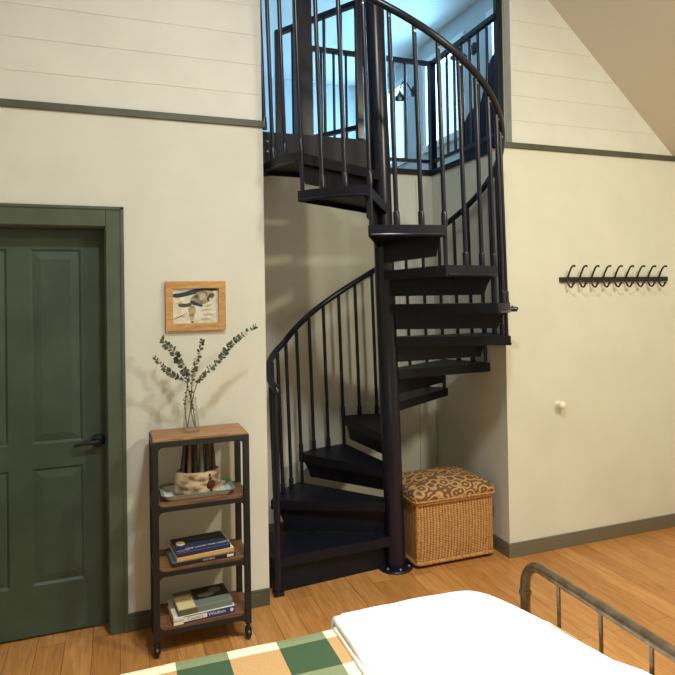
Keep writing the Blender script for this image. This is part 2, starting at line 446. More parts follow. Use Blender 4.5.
def tread(n):
    RT = RT0 + {1: .042, 2: .020}.get(n, 0)    # the two lowest steps are a little wider
    a0 = T0 - (n-1)*D; z1 = n*H; z0 = z1 - .056
    K = 8
    arc = [a0 - SP*k/K for k in range(K+1)]
    def wedge(r, ri, g):
        pts = [pol(r, a)[:2] for a in arc]
        # inner edge keeps the sides parallel to the radius
        pts += [pol(ri, arc[-1]-g)[:2], pol(ri, arc[0]+g)[:2]]
        return pts
    bm = new()
    prism(bm, wedge(RT, .062, .55), z1-.008, z1)                         # top sheet
    # lip all round, under the sheet
    for (pa, pb) in ((pol(RT,arc[0]), pol(.062,arc[0]+.55)), (pol(RT,arc[-1]), pol(.062,arc[-1]-.55))):
        A, B = Vector(pa[:2]), Vector(pb[:2]); c = Vector(pol(.4, (arc[0]+arc[-1])/2)[:2])
        d = (B-A).normalized(); nr = Vector((-d.y, d.x)); nr = nr if nr.dot(c-A) > 0 else -nr
        prism(bm, [A, B, B+nr*.008, A+nr*.008], z0, z1-.008)
    ring = [pol(RT, a)[:2] for a in arc] + [pol(RT-.008, a)[:2] for a in reversed(arc)]
    prism(bm, ring, z0, z1-.008)
    prism(bm, wedge(RT-.006, .064, .50), z1-.03, z1-.022)                # underside pan
    t = build('tread', bm, black2_m, stair)
    bm = new()
    pts = [pol(RT+.001, arc[0]-R(1.2) - (SP-R(2.4))*k/K, z0+.009) for k in range(K+1)]
    tube(bm, pts, .0055, 8)
    build('highlight_bead', bm, black_m, t)  # bead added so the outer tread edge catches a line of highlight
    # riser hung under the leading edge, its outer end cut back in a curve, a slot of light left below it
    d = Vector((math.cos(a0), math.sin(a0), 0)); nr = Vector((d.y, -d.x, 0))     # towards the tread
    base = Vector((PX, PY, 0)) + nr*.022
    zb = .0 if n == 1 else (n-1)*H + (.002 if n == 2 else .048)
    if n == 1: prof = [(.055, z0+.03), (RT-.012, z0+.03), (RT-.012, 0), (.055, 0)]
    else:
        prof = [(.055, z0+.03), (RT-.03, z0+.03), (RT-.03, z0-.004), (RT-.040, z0-.02), (RT-.058, z0-.05), (RT-.070, z0-.08), (RT-.078, zb), (.055, zb)]
    bm = new(); plate(bm, [base + d*r + Vector((0,0,z)) for r, z in prof], nr*.006)
    build('riser', bm, black2_m, t)
    return t
for n in range(1, 13): tread(n)
# solid sides of the first step
bm = new()
K = 8; arc = [T0 - SP*k/K for k in range(K+1)]
prism(bm, [pol(RT+.030, a)[:2] for a in arc] + [pol(RT+.022, a)[:2] for a in reversed(arc)], 0, H-.056)
build('first_step_skirt', bm, black2_m, stair)

# landing at the top, running back to the loft floor
LEANING = False
bm = new()
lp = [(XL+.004, .165), (1.50, .165), (1.43, .19), (1.09, .80), (1.09, YB-.018), (XL+.004, YB-.018)]
prism(bm, lp, ZL-.012, ZL)
for a, b in ((lp[2], lp[3]), (lp[3], lp[4])):
    A, B = Vector(a), Vector(b); dd = (B-A).normalized(); nr = Vector((dd.y, -dd.x)); nr = nr if nr.x < 0 else -nr
    prism(bm, [A, B, B+nr*.012, A+nr*.012], ZL-.075, ZL-.012)
prism(bm, [(XL+.004,.18),(1.39,.18),(1.06,.78),(1.06,YB-.03),(XL+.004,YB-.03)], ZL-.06, ZL-.05)
land = build('landing', bm, black2_m, stair)
bm = new()
plate(bm, [(XL+.004,.165,ZL-.012), (1.50,.165,ZL-.012), (1.50,.165,12*H+.026), (1.14,.165,12*H+.026), (1.02,.165,12*H-.03), (XL+.004,.165,12*H-.06)], (0,.012,0))
fas = build('landing_fascia', bm, black2_m, land)
for z in (ZL-.055, ZL-.115):
    bm = new(); lathe(bm, [(0,0),(.007,0),(.0065,-.004),(.003,-.006),(0,-.006)], (XL+.062, .1645, z), 10, 'Y'); build('bolt', bm, steel_m, fas)

LEANING = True
# hand rail: a helix, turned down into the newel at its foot
def rail_z(a):
    u = max(0, T0-a)
    if u < R(50): return 1.165 + (1.367-1.165)*(u/R(50))**1.15
    return 1.157 - .24*math.exp(-u/R(75)) + H*(T0-a)/D
A_END = T0 - 12.02*D
pts = []
for i in range(0, 150):
    a = T0 + R(1.2) - (T0 + R(1.2) - A_END)*i/149
    pts.append(pol(RH, a, rail_z(a)))
p0 = Vector(pts[0])
pre = [p0 + Vector((.002, -.012, -.030)), p0 + Vector((.0015, -.008, -.014)), p0 + Vector((.001,-.003,-.004))]
bm = new(); tube(bm, pre + pts[1:], .0195, 14)
rail = build('handrail', bm, black_m, stair)
# newel at the foot
LEANING = False
nw = (.831, .080)
bm = new(); rod(bm, (nw[0], nw[1], .02), (nw[0], nw[1], rail_z(T0)-.01), .019, 16)
box(bm, nw[0]-.030, nw[0]+.030, nw[1]-.030, nw[1]+.030, 0, .022, .004)
newel = build('newel_post', bm, black_m, stair)
LEANING = True
# balusters
NB = 36
DB = D/3
for k in range(1, NB+1):
    a = T0 - k*DB
    n = k//3 + 1                          # tread under this baluster
    corner = (k % 3 == 0)
    zt = rail_z(a) - .012
    if k >= 36: zlo = ZL; a = T0 - 36*DB + R(.5)
    elif corner: zlo = (n-1)*H            # passes the upper step's corner and stands on the step below
    else: zlo = n*H
    x, y, _ = pol(RB, a)
    bm = new(); rod(bm, (x, y, zlo), (x, y, zt), .0118, 12)
    b = build('baluster', bm, black_m, stair)
    zc = zlo if not corner or k >= 36 else n*H
    bm = new(); lathe(bm, [(.0121,zc),(.0165,zc),(.0165,zc+.062),(.0145,zc+.068),(.0121,zc+.069)], (x, y, 0), 12)
    build('collar', bm, black_m, b)
    # tab and screw that fix it under the rail
    d = Vector((math.cos(a), math.sin(a), 0))
    bm = new(); lathe(bm, [(0,0),(.007,0),(.006,.004),(0,.0055)], (0,0,0), 8)
    t = bmesh.new(); merge(t, bm, 0, Matrix.Translation(Vector((x, y, zt-.032)) + d*.0118) @ d.to_track_quat('Z','Y').to_matrix().to_4x4())
    build('screw', t, steel_m, b)
# joint bracket beside the seventh step
a = T0 - 21*DB - R(1.0); x, y, _ = pol(RT+.006, a)
bm = new()
tube(bm, [(x-.060, y+.010, 7*H+.162), (x, y, 7*H+.160), (x+.030, y-.012, 7*H+.160), (x+.036, y-.012, 7*H+.172)], [.013,.015,.014,.010], 12)
br = build('bracket', bm, black_m, stair)
bm = new(); lathe(bm, [(0,0),(.010,0),(.009,.008),(0,.011)], (x+.012, y-.005, 7*H+.174), 10); build('bolt', bm, steel_m, br)
LEANING = False
# square post on the landing
bm = new(); box(bm, 1.020, 1.115, .195, .290, ZL, ZL+1.05, .004); box(bm, 1.010, 1.125, .185, .300, ZL, ZL+.014, .003)
build('landing_post', bm, black_m, stair)

# guard rails round the well
def guard(root, a, b, n, ztop, zbot, posts, pr=.026):
    A, B = Vector((*a, 0)), Vector((*b, 0)); d = (B-A).normalized(); s = Vector((-d.y, d.x, 0))
    def bar(p, q, w, z0, z1):
        t = new(); pts = [p - s*w, q - s*w, q + s*w, p + s*w]
        prism(t, [(v.x, v.y) for v in pts], z0, z1); return t
    build('top_rail', bar(A, B, .017, ztop-.032, ztop), black_m, root)
    build('bottom_rail', bar(A, B, .012, zbot-.012, zbot+.014), black_m, root)
    for i in range(1, n):
        p = A + (B-A)*i/n; t = new(); rod(t, (p.x, p.y, zbot+.01), (p.x, p.y, ztop-.02), .0105, 10); build('baluster', t, black_m, root)
    for (q, h) in posts:
        t = new(); box(t, q[0]-pr, q[0]+pr, q[1]-pr, q[1]+pr, ZL, h, .003); build('post', t, black_m, root)
g1 = thing('guard_rail', (1.85, YB+.03, ZL), 'dark steel loft guard rail along the back and right edges of the stair well', 'railing')
guard(g1, (1.33, YB+.03), (2.30, YB+.03), 10, 3.502, 2.712, [((2.335, YB+.03), 3.505), ((1.33, YB+.03), 3.502)])
guard(g1, (2.335, YB), (2.335, .085), 8, 3.502, 2.712, [((2.350, .085), 3.80)], .021)
g2 = thing('guard_rail', (1.25, .5, ZL), 'short slanting guard rail along the landing edge left of the centre pole', 'railing')
guard(g2, (1.405, .175), (1.048, .775), 5, 3.486, 2.704, [((1.405, .175), 3.488), ((1.048, .775), 3.488)], .020)

# ---------------------------------------------------------------- loft furnishings
def sconce(y, z, label):
    s = thing('barn_light', (WL, y, z), label, 'wall lamp', 'barn lights between the loft windows')
    bm = new(); lathe(bm, [(0,0),(.065,0),(.065,-.012),(.05,-.020),(.02,-.028),(0,-.028)], (WL, y, z), 20, 'X'); build('back_plate', bm, blackiron_m, s)
    pts = []
    for i in range(13):
        t = i/12; a = PI*1.0*t
        pts.append((WL-.03-.16*t-.015*math.sin(a), y, z + .11*math.sin(a) + .0*t))
    pts.append((WL-.19, y, z-.04))
    bm = new(); tube(bm, pts, .010, 8); build('arm', bm, blackiron_m, s)
    bm = new(); lathe(bm, [(.016,-.02),(.024,-.04),(.034,-.06),(.07,-.09),(.092,-.115),(.088,-.115),(.066,-.087),(.03,-.056),(.014,-.03)], (WL-.19, y, z), 20)
    sh = build('shade', bm, blackiron_m, s)
    bm = new(); lathe(bm, [(0,-.13),(.016,-.125),(.025,-.11),(.022,-.085),(.012,-.068),(0,-.064)], (WL-.19, y, z), 14); build('bulb', bm, bulb_m, sh)
sconce(2.24, 4.22, 'black gooseneck wall lamp on the loft wall, right of the wide middle window')
sconce(3.68, 4.22, 'black gooseneck wall lamp on the loft wall, nearest the staircase centre pole')

def soft(bm, x0, x1, y0, y1, z0, z1, e=3.0, n=14, mi=0):
    t = bmesh.new(); bmesh.ops.create_uvsphere(t, u_segments=24, v_segments=n, radius=1)
    c = Vector(((x0+x1)/2, (y0+y1)/2, (z0+z1)/2)); h = Vector(((x1-x0)/2, (y1-y0)/2, (z1-z0)/2))
    for v in t.verts:
        q = v.co.normalized(); L = (abs(q.x)**e + abs(q.y)**e + abs(q.z)**e)**(1/e); q = q/L
        v.co = Vector((c.x + h.x*q.x, c.y + h.y*q.y, c.z + h.z*q.z))
    for f in t.faces: f.smooth = True
    merge(bm, t, mi)
ch = thing('armchair', (2.76, .80, ZL), 'dark navy upholstered armchair behind the guard rail at the right of the loft', 'chair')
def slab3(name, prof, x0, x1, bev):
    t = bmesh.new(); plate(t, [(x0, y, ZL+z) for y, z in prof], (x1-x0, 0, 0))
    bmesh.ops.recalc_face_normals(t, faces=t.faces)
    bmesh.ops.bevel(t, geom=t.edges[:], offset=bev, segments=3, profile=.5, affect='EDGES')
    for f in t.faces: f.smooth = True
    return build(name, t, navy_m, ch)
slab3('seat', [(.46,.08),(1.02,.08),(1.03,.24),(.94,.32),(.50,.32)], 2.60, 3.10, .03)
slab3('backrest', [(.34,.12),(.56,.12),(.76,.36),(.66,.60),(.56,.78),(.46,.84),(.36,.78),(.32,.45)], 2.58, 3.12, .04)
for x in (2.55, 3.07): slab3('armrest', [(.40,.10),(.96,.10),(.96,.34),(.80,.46),(.44,.52)], x, x+.08, .025)
for x in (2.60, 3.10):
    for y in (.44, .94):
        bm = new(); rod(bm, (x, y, ZL), (x, y, ZL+.12), .018, 10, .024); build('leg', bm, blackiron_m, ch)
bm = new(); soft(bm, 2.64, 3.00, .62, .74, ZL+.56, ZL+.84, 3.0)
tag(build('pillow', bm, pillow_m, None, (2.75, .72, ZL+.58)), 'grey-blue pillow leaning on the navy armchair in the loft', 'pillow')

# ---------------------------------------------------------------- right wall: hooks and knob
HX, HZ = 2.730, 1.756
hr = thing('coat_rack', (3.1, 0, HZ), 'dark metal coat rack with double hooks on the right wall', 'coat rack')
bm = new(); box(bm, HX, 3.66, -.020, 0, HZ-.0165, HZ+.0165, .003); build('rail', bm, blackiron_m, hr)
for i in range(9):
    x = HX + .055 + .0985*i
    bm = new()
    tube(bm, [(x, -.020, HZ+.010), (x+.002, -.034, HZ+.044), (x+.004, -.052, HZ+.076), (x+.005, -.062, HZ+.086), (x+.006, -.074, HZ+.089), (x+.006, -.084, HZ+.086)], [.0065,.006,.006,.006,.0065,.008], 8)
    tube(bm, [(x, -.020, HZ-.005), (x, -.026, HZ-.030), (x+.001, -.036, HZ-.046), (x+.002, -.052, HZ-.052), (x+.003, -.064, HZ-.042), (x+.003, -.070, HZ-.028), (x+.004, -.080, HZ-.025)], [.0065,.0065,.006,.006,.006,.007,.008], 8)
    build('hook', bm, blackiron_m, hr)
kb = thing('wall_knob', (2.703, 0, .938), 'small round white knob on the bare wall below the coat rack', 'knob')
bm = new(); lathe(bm, [(0,0),(.022,0),(.022,-.006),(.010,-.009),(.009,-.026),(0,-.026)], (2.703, 0, .938), 20, 'Y'); build('base', bm, plast_m, kb)
bm = new(); lathe(bm, [(0,-.022),(.014,-.023),(.023,-.030),(.027,-.042),(.024,-.054),(.014,-.062),(0,-.064)], (2.703, 0, .938), 20, 'Y'); build('ball', bm, plast_m, kb)

# ---------------------------------------------------------------- framed picture
fx0, fx1, fz0, fz1 = .239, .545, 1.504, 1.760; fw = .036
pf = thing('picture_frame', ((fx0+fx1)/2, 0, fz0), 'small pale wood picture frame on the wall above the branches', 'picture')
bm = new()
for q in (((fx0,fz0),(fx1,fz0),(fx1-fw,fz0+fw),(fx0+fw,fz0+fw)), ((fx0,fz1),(fx1,fz1),(fx1-fw,fz1-fw),(fx0+fw,fz1-fw)),
          ((fx0,fz0),(fx0+fw,fz0+fw),(fx0+fw,fz1-fw),(fx0,fz1)), ((fx1,fz0),(fx1-fw,fz0+fw),(fx1-fw,fz1-fw),(fx1,fz1))):
    plate(bm, [(x, -.026, z) for x, z in q], (0,.026,0))
build('frame', bm, fwood_m, pf)
art = [mat('print_snow', (222,216,196), .6), mat('print_dark_blue', (44,58,78), .6), mat('print_fur', (158,144,112), .6), mat('print_shadow', (82,76,62), .6), mat('print_grey', (184,178,158), .6)]
noise_mix(art[2], (120,106,80), (190,176,142), 60, 5); noise_mix(art[0], (206,200,182), (232,226,208), 30, 4)
ax, az, aw, ah = fx0+fw, fz0+fw, fx1-fx0-2*fw, fz1-fz0-2*fw
bm = new(); box(bm, ax-.004, ax+aw+.004, -.010, -.002, az-.004, az+ah+.004, mi=0)
def blob(pts, mi, lay):
    for _ in range(3):                    # round the outline
        q = []
        for i in range(len(pts)):
            (a, b), (c, d) = pts[i], pts[(i+1) % len(pts)]
            q += [(a*.75+c*.25, b*.75+d*.25), (a*.25+c*.75, b*.25+d*.75)]
        pts = q
    vs = [bm.verts.new((ax+aw*u, -.0101-.0003*lay, az+ah*v)) for u, v in pts]
    f = bm.faces.new(vs); f.material_index = mi
blob([(0,.72),(.25,.76),(.55,.86),(.98,.93),(.98,1),(.55,1),(.40,.95),(.15,.86),(0,.86)], 1, 1)
blob([(.36,.66),(.44,.80),(.55,.90),(.70,.95),(.84,.92),(.91,.83),(.90,.72),(.82,.64),(.74,.58),(.66,.54),(.52,.50),(.42,.52)], 2, 2)
blob([(.10,.52),(.16,.46),(.30,.46),(.42,.52),(.40,.60),(.28,.56),(.14,.58)], 3, 3)
blob([(.34,.52),(.48,.50),(.50,.36),(.46,.18),(.42,.06),(.38,.04),(.36,.18),(.33,.36)], 2, 3)
blob([(.36,.64),(.44,.66),(.56,.56),(.66,.52),(.64,.46),(.52,.50),(.40,.54)], 1, 4)
blob([(.74,.74),(.80,.84),(.90,.86),(.92,.78),(.86,.74),(.84,.66),(.78,.62),(.73,.66)], 3, 4)
blob([(.78,.68),(.83,.73),(.86,.69),(.82,.63)], 0, 5)
blob([(0,.10),(.30,.28),(.30,.30),(0,.13)], 3, 2)
for q in ([(.55,.34),(.72,.42),(.90,.36),(.74,.36)], [(.60,.22),(.76,.30),(.94,.24),(.78,.20)], [(.56,.10),(.70,.16),(.88,.12),(.72,.07)], [(.66,.46),(.76,.54),(.88,.52),(.78,.46)], [(.05,.55),(.14,.62),(.24,.64),(.14,.56)], [(.12,.20),(.22,.24),(.30,.20),(.20,.16)]): blob(q, 4, 2)
blob([(.56,.72),(.62,.84),(.72,.86),(.70,.70),(.62,.64)], 4, 3)
blob([(.46,.74),(.50,.82),(.56,.80),(.52,.70)], 3, 3)
blob([(.38,.05),(.44,.07),(.45,.02),(.40,.01)], 3, 5)
build('print', bm, art, pf)

# ---------------------------------------------------------------- rolling cart
CX0, CX1, CY0, CY1 = .146, .603, -.318, -.055
cart = thing('rolling_cart', ((CX0+CX1)/2, (CY0+CY1)/2, 0), 'narrow black metal rolling cart with four wooden shelves against the wall', 'cart')
w = .030
for x in (CX0, CX1-w):
    for y in (CY0, CY1-w):
        bm = new(); box(bm, x, x+w, y, y+w, .075, 1.0, .003); build('post', bm, cartm, cart)
SZ = [1.002, .706, .404, .132]
for i, z in enumerate(SZ):
    if i == 0:
        bm = new(); box(bm, CX0+.006, CX1-.006, CY0+.006, CY1-.006, z-.014, z+.008, .003)
    else:
        e, q = .007, w+.001; X0, X1, Y0, Y1 = CX0, CX1, CY0, CY1
        bm = new(); prism(bm, [(X0+q,Y0+e),(X1-q,Y0+e),(X1-q,Y0+q),(X1-e,Y0+q),(X1-e,Y1-q),(X1-q,Y1-q),(X1-q,Y1-e),(X0+q,Y1-e),(X0+q,Y1-q),(X0+e,Y1-q),(X0+e,Y0+q),(X0+q,Y0+q)], z-.014, z)
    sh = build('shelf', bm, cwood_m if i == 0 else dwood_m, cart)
    bm = new(); zz0, zz1 = z-.036, z-.012
    if i == 0: zz0, zz1 = z-.030, z-.002
    box(bm, CX0+w-.002, CX1-w+.002, CY0, CY0+.006, zz0, zz1, .002); box(bm, CX0+w-.002, CX1-w+.002, CY1-.006, CY1, zz0, zz1, .002)
    box(bm, CX0, CX0+.006, CY0+w-.002, CY1-w+.002, zz0, zz1, .002); box(bm, CX1-.006, CX1, CY0+w-.002, CY1-w+.002, zz0, zz1, .002)
    # rounded corner gussets under and over the rim
    for xx, sg in ((CX0+w, 1), (CX1-w, -1)):
        for zz, sv in ((zz0, -1),) + (((zz1, 1),) if i else ()):
            k = .022; P = [(xx, zz), (xx+sg*k, zz)] + [(xx+sg*k*(1-math.sin(t)), zz+sv*k*(1-math.cos(t))) for t in (PI/8, PI/4, 3*PI/8, PI/2)]
            plate(bm, [(px, CY0+.001, pz) for px, pz in P], (0,.005,0))
    build('rim', bm, cartm, sh)
for x in (CX0+w/2, CX1-w/2):
    for y in (CY0+w/2, CY1-w/2):
        bm = new(); rod(bm, (x, y, .052), (x, y, .078), .010, 10); box(bm, x-.014, x+.014, y-.012, y+.012, .046, .056, .002)
        box(bm, x-.014, x-.010, y-.020, y+.016, .018, .052, .001); box(bm, x+.010, x+.014, y-.020, y+.016, .018, .052, .001)
        c = build('caster', bm, cartm, cart)
        bm = new(); lathe(bm, [(0,-.009),(.020,-.009),(.024,-.006),(.024,.006),(.020,.009),(0,.009)], (x, y-.006, .024), 20, 'X'); build('wheel', bm, blackiron_m, c)

TOP = SZ[0] + .008
# vase
VX, VY = .341, -.185
bm = new()
lathe(bm, [(0,.0),(.041,.0),(.0445,.006),(.042,.025),(.034,.09),(.027,.150),(.0285,.172),(.0270,.172),(.0255,.150),(.032,.09),(.039,.025),(.040,.010),(0,.008)], (VX, VY, TOP), 28)
tag(build('glass_vase', bm, vglass_m, None, (VX, VY, TOP)), 'clear tapered glass vase of branches on top of the black cart', 'vase')
BR = {
 'A': ([(.322,1.028),(.312,1.144),(.324,1.242),(.295,1.273),(.234,1.316),(.170,1.388)], -.02, 0, 24, .0088, 'leafy branch leaning far left, lower of the two left ones in the glass vase'),
 'B': ([(.362,1.028),(.349,1.141),(.330,1.217),(.319,1.292),(.278,1.383),(.203,1.479)], .02, 1, 34, .0125, 'fuller green branch in the glass vase, its tip left of the picture frame'),
 'C': ([(.324,1.028),(.341,1.127),(.347,1.216),(.358,1.304),(.383,1.383),(.404,1.457)], .03, 0, 26, .0085, 'thin upright branch in the glass vase, its tip right under the picture frame'),
 'D': ([(.360,1.028),(.341,1.127),(.367,1.239),(.402,1.287),(.487,1.367),(.548,1.446),(.662,1.523)], -.03, 1, 46, .0098, 'long eucalyptus branch reaching far right from the glass vase'),
}
for key, (pp, dy, green, nl, ls, lab) in BR.items():
    L = len(pp); p3 = []
    for i, (x, z) in enumerate(pp): p3.append(Vector((x, VY + dy*(i/(L-1)) + (.010 if key in 'AC' else -.010)*(1-i/(L-1)), z)))
    fine = []
    for i in range(L-1):
        a, b, c, d = p3[max(i-1,0)], p3[i], p3[i+1], p3[min(i+2,L-1)]
        for t in range(6):
            t /= 6; fine.append(.5*((2*b) + (c-a)*t + (2*a-5*b+4*c-d)*t*t + (3*b-a-3*c+d)*t**3))
    fine.append(p3[-1])
    br_ = thing('eucalyptus_branch', tuple(p3[0]), lab, 'branch', 'eucalyptus branches in the glass vase')
    bm = new(); tube(bm, fine, [.0028-.0018*i/len(fine) for i in range(len(fine))], 6); build('stem', bm, twig_m, br_)
    bm = new(); rnd = random.Random(key)
    start = int(len(fine)*{'A':.55,'B':.50,'C':.42,'D':.36}[key])
    for i in range(nl):
        u = start + (len(fine)-1-start)*i/(nl-1); j = min(int(u), len(fine)-2)
        p = fine[j].lerp(fine[j+1], u-j); d = (fine[j+1]-fine[j]).normalized()
        for sgn in (-1, 1):
            if rnd.random() < .12: continue
            side = d.cross(Vector((rnd.uniform(-.6,.6), -1, rnd.uniform(-.6,.6)))).normalized()*sgn
            s = ls*rnd.uniform(.65, 1.25)*(.55 + .75*math.sin(PI*min(1, .12+.75*i/nl)))*(.9)
            q = (side + d*rnd.uniform(.2,.9) + Vector((0, rnd.uniform(-.7,.7), 0))).normalized()
            nn = q.cross(Vector((rnd.uniform(-1,1), rnd.uniform(-1,1), rnd.uniform(-1,1)))).normalized(); tt = q.cross(nn)
            c = p + q*s*.95
            ring = [(-.95,0), (-.6,.6), (0,.85), (.6,.62), (.95,.12), (.95,-.12), (.6,-.62), (0,-.85), (-.6,-.6)]
            vs = [bm.verts.new(c + q*(s*a) + tt*(s*b*.85) + nn*(s*.18*(abs(b)))) for a, b in ring]
            ce = bm.verts.new(c)
            for k in range(len(vs)):
                f = bm.faces.new((ce, vs[k], vs[(k+1) % len(vs)])); f.smooth = True
    if key in ('C', 'A', 'B'):
        for i in range(10):
            p = fine[int(len(fine)*(.18+.022*i))]; s = .007
            q = Vector((rnd.uniform(-1,1), rnd.uniform(-1,.2), rnd.uniform(-.2,1))).normalized(); nn = q.orthogonal().normalized(); tt = q.cross(nn)
            vs = [bm.verts.new(p + q*(s*(1+math.cos(t))) + tt*(s*.8*math.sin(t))) for t in [2*PI*k/7 for k in range(7)]]
            bm.faces.new(vs)
    build('leaves', bm, leaf_m if green else leafd_m, br_)

# tray with the bark container and its tapers
S1 = SZ[1]
tr = thing('tray', (.375, -.19, S1), 'white enamel tray with a sage green rim on the second shelf of the cart', 'tray')
bm = new()
def rrect(x0, x1, y0, y1, r, k=5):
    out = []
    for cx, cy, a0 in ((x1-r,y1-r,0), (x0+r,y1-r,PI/2), (x0+r,y0+r,PI), (x1-r,y0+r,3*PI/2)):
        for i in range(k+1): a = a0 + PI/2*i/k; out.append((cx+r*math.cos(a), cy+r*math.sin(a)))
    return out
def loft(bm, loops, cap0=True, cap1=True, mi=0, smooth=False):
    V = [[bm.verts.new(p) for p in L] for L in loops]; n = len(V[0])
    for A, B in zip(V, V[1:]):
        for k in range(n):
            f = bm.faces.new((A[k], A[(k+1) % n], B[(k+1) % n], B[k])); f.material_index = mi; f.smooth = smooth
    if cap0: bm.faces.new(V[0]).material_index = mi
    if cap1: bm.faces.new(V[-1]).material_index = mi
def z3(pl, z): return [(x, y, z) for x, y in pl]
tx0, tx1, ty0, ty1 = .190, .540, -.292, -.078
loft(bm, [z3(rrect(tx0+.03,tx1-.03,ty0+.02,ty1-.02,.02), S1), z3(rrect(tx0+.012,tx1-.012,ty0+.006,ty1-.006,.03), S1+.020), z3(rrect(tx0+.014,tx1-.014,ty0+.008,ty1-.008,.03), S1+.020), z3(rrect(tx0+.034,tx1-.034,ty0+.024,ty1-.024,.02), S1+.003)])
build('basin', bm, enam_m, tr)
bm = new()
loft(bm, [z3(rrect(tx0+.012,tx1-.012,ty0+.006,ty1-.006,.03), S1+.0205), z3(rrect(tx0,tx1,ty0-.006,ty1+.006,.035), S1+.026), z3(rrect(tx0,tx1,ty0-.006,ty1+.006,.035), S1+.030), z3(rrect(tx0+.016,tx1-.016,ty0+.010,ty1-.010,.028), S1+.0235)], False, False)
build('tray_rim', bm, sage_m, tr)

bx, by, bz = .369, -.190, S1+.0035
pt = thing('bark_container', (bx, by, bz), 'oval birch bark container standing in the enamel tray', 'container')
bm = new(); N = 40
def oval(sx, sy, z, wob=0, sd=0):
    return [(bx + sx*math.cos(2*PI*k/N)*(1+wob*noise.noise((3*math.cos(2*PI*k/N)+sd, 3*math.sin(2*PI*k/N), z*20))), by + sy*math.sin(2*PI*k/N)*(1+wob*noise.noise((3*math.cos(2*PI*k/N)+sd, 3*math.sin(2*PI*k/N), z*20))), z) for k in range(N)]
loops = [oval(.108,.075,bz), oval(.113,.079,bz+.02,.04), oval(.112,.079,bz+.06,.04), oval(.110,.077,bz+.095,.04), oval(.106,.074,bz+.112,.03), oval(.096,.064,bz+.112,.03), oval(.092,.06,bz+.02)]
loft(bm, loops, smooth=True); build('bark_wall', bm, birch_m, pt)
bm = new()
kx = bx+.052; ky = by-.072
for (u, v, s) in ((0,.050,.016), (.010,.056,.013), (-.008,.045,.011), (0,.080,.006), (-.002,.098,.005), (.004,.020,.008), (-.012,.010,.007), (.020,.008,.008)):
    soft(bm, kx+u-s, kx+u+s, ky-.008, ky+.006, bz+v-s*1.3, bz+v+s*1.3, 2.2, 8)
build('bark_knot', bm, barkred_m, pt)
stk = [mat('taper_navy', (38,44,56), .5), mat('taper_brown', (120,78,52), .55), mat('taper_pale', (196,196,186), .5), mat('taper_tan', (186,140,88), .55), mat('taper_sage', (96,108,100), .55), mat('taper_dark', (46,38,34), .5)]
names = ['navy', 'brown', 'pale grey', 'tan', 'sage grey', 'dark brown']
seq = [(-.082,0,-.010),(-.066,5,-.007),(-.048,1,-.004),(-.030,4,-.002),(-.014,5,.0),(.002,2,.002),(.018,4,.001),(.034,3,.003),(.050,0,.004),(.066,3,.002),(.082,5,.006)]
where = ['outermost left', 'second from left', 'third from left', 'fourth from left', 'fifth from left', 'middle', 'fifth from right', 'fourth from right', 'third from right', 'second from right', 'outermost right']
for i, (dx, ci, lean) in enumerate(seq):
    yy = by - .022 + .030*(i % 2)
    bm = new(); x = bx+dx*.92; hgt = [.246,.250,.248,.244,.249,.250,.245,.250,.246,.249,.247][i]
    tube(bm, [(x, yy, bz+.0205), (x+lean*.2, yy, bz+.09), (x-lean*.4, yy, bz+.16), (x-lean*1.2, yy, bz+hgt)], [.0125,.012,.0105,.008], 10)
    tag(build('taper', bm, stk[ci], None, (x, yy, bz+.02)), '%s taper standing in the birch bark container, %s of its row' % (names[ci], where[i]), 'taper', 'tapers in the bark container')

# ---------------------------------------------------------------- books
def txt(body, size, M, m, parent, name='title', sx=1.0):
    cu = bpy.data.curves.new('tmp_text', 'FONT'); cu.body = body; cu.size = size; cu.extrude = .0002; cu.align_x = 'CENTER'; cu.align_y = 'CENTER'
    o = bpy.data.objects.new('tmp_text', cu); COL.objects.link(o)
    dg = bpy.context.evaluated_depsgraph_get(); dg.update()
    me = bpy.data.meshes.new_from_object(o.evaluated_get(dg)); bpy.data.objects.remove(o); bpy.data.curves.remove(cu)
    t = bmesh.new(); t.from_mesh(me); bpy.data.meshes.remove(me)
    for v in t.verts: v.co.x *= sx
    bmesh.ops.transform(t, matrix=M, verts=t.verts)
    for f in t.faces: f.material_index = 0
    return build(name, t, m, parent)

def book(cx, cy, z, wid, dep, th, rz, cover, spine, label, group, pages=None):
    """lies flat, spine towards the room"""
    b = thing('book', (cx, cy, z), label, 'book', group)
    M = Matrix.Translation((cx, cy, z)) @ Matrix.Rotation(rz, 4, 'Z')
    def put(bm): bmesh.ops.transform(bm, matrix=M, verts=bm.verts); return bm
    bm = new(); c = .0025
    box(bm, -wid/2, wid/2, -dep/2, dep/2, 0, c, .0006, 1); box(bm, -wid/2, wid/2, -dep/2, dep/2, th-c, th, .0006, 1)
    build('cover', put(bm), cover, b)
    bm = new(); box(bm, -wid/2, wid/2, -dep/2-.001, -dep/2+c, .0005, th-.0005, .0008, 1); build('spine', put(bm), spine, b)
    bm = new(); box(bm, -wid/2+.004, wid/2-.004, -dep/2+c, dep/2-.004, c, th-c); build('pages', put(bm), pages or paper_m, b)
    return b, M
def face_up(M, x, y, th): return M @ Matrix.Translation((x, y, th+.0004))
def on_spine(M, x, z, dep): return M @ Matrix.Translation((x, -dep/2-.0014, z)) @ Matrix.Rotation(PI/2, 4, 'X')
teal_m = mat('book_slate_blue', (66,96,112), .5); navyb_m = mat('book_navy', (34,46,84), .45); dk_m = mat('book_near_black', (34,30,34), .5)
yel_m = mat('book_amber', (214,164,86), .6); gg_m = mat('book_grey_green', (110,122,110), .5); wh_m = mat('book_white', (226,222,208), .6)
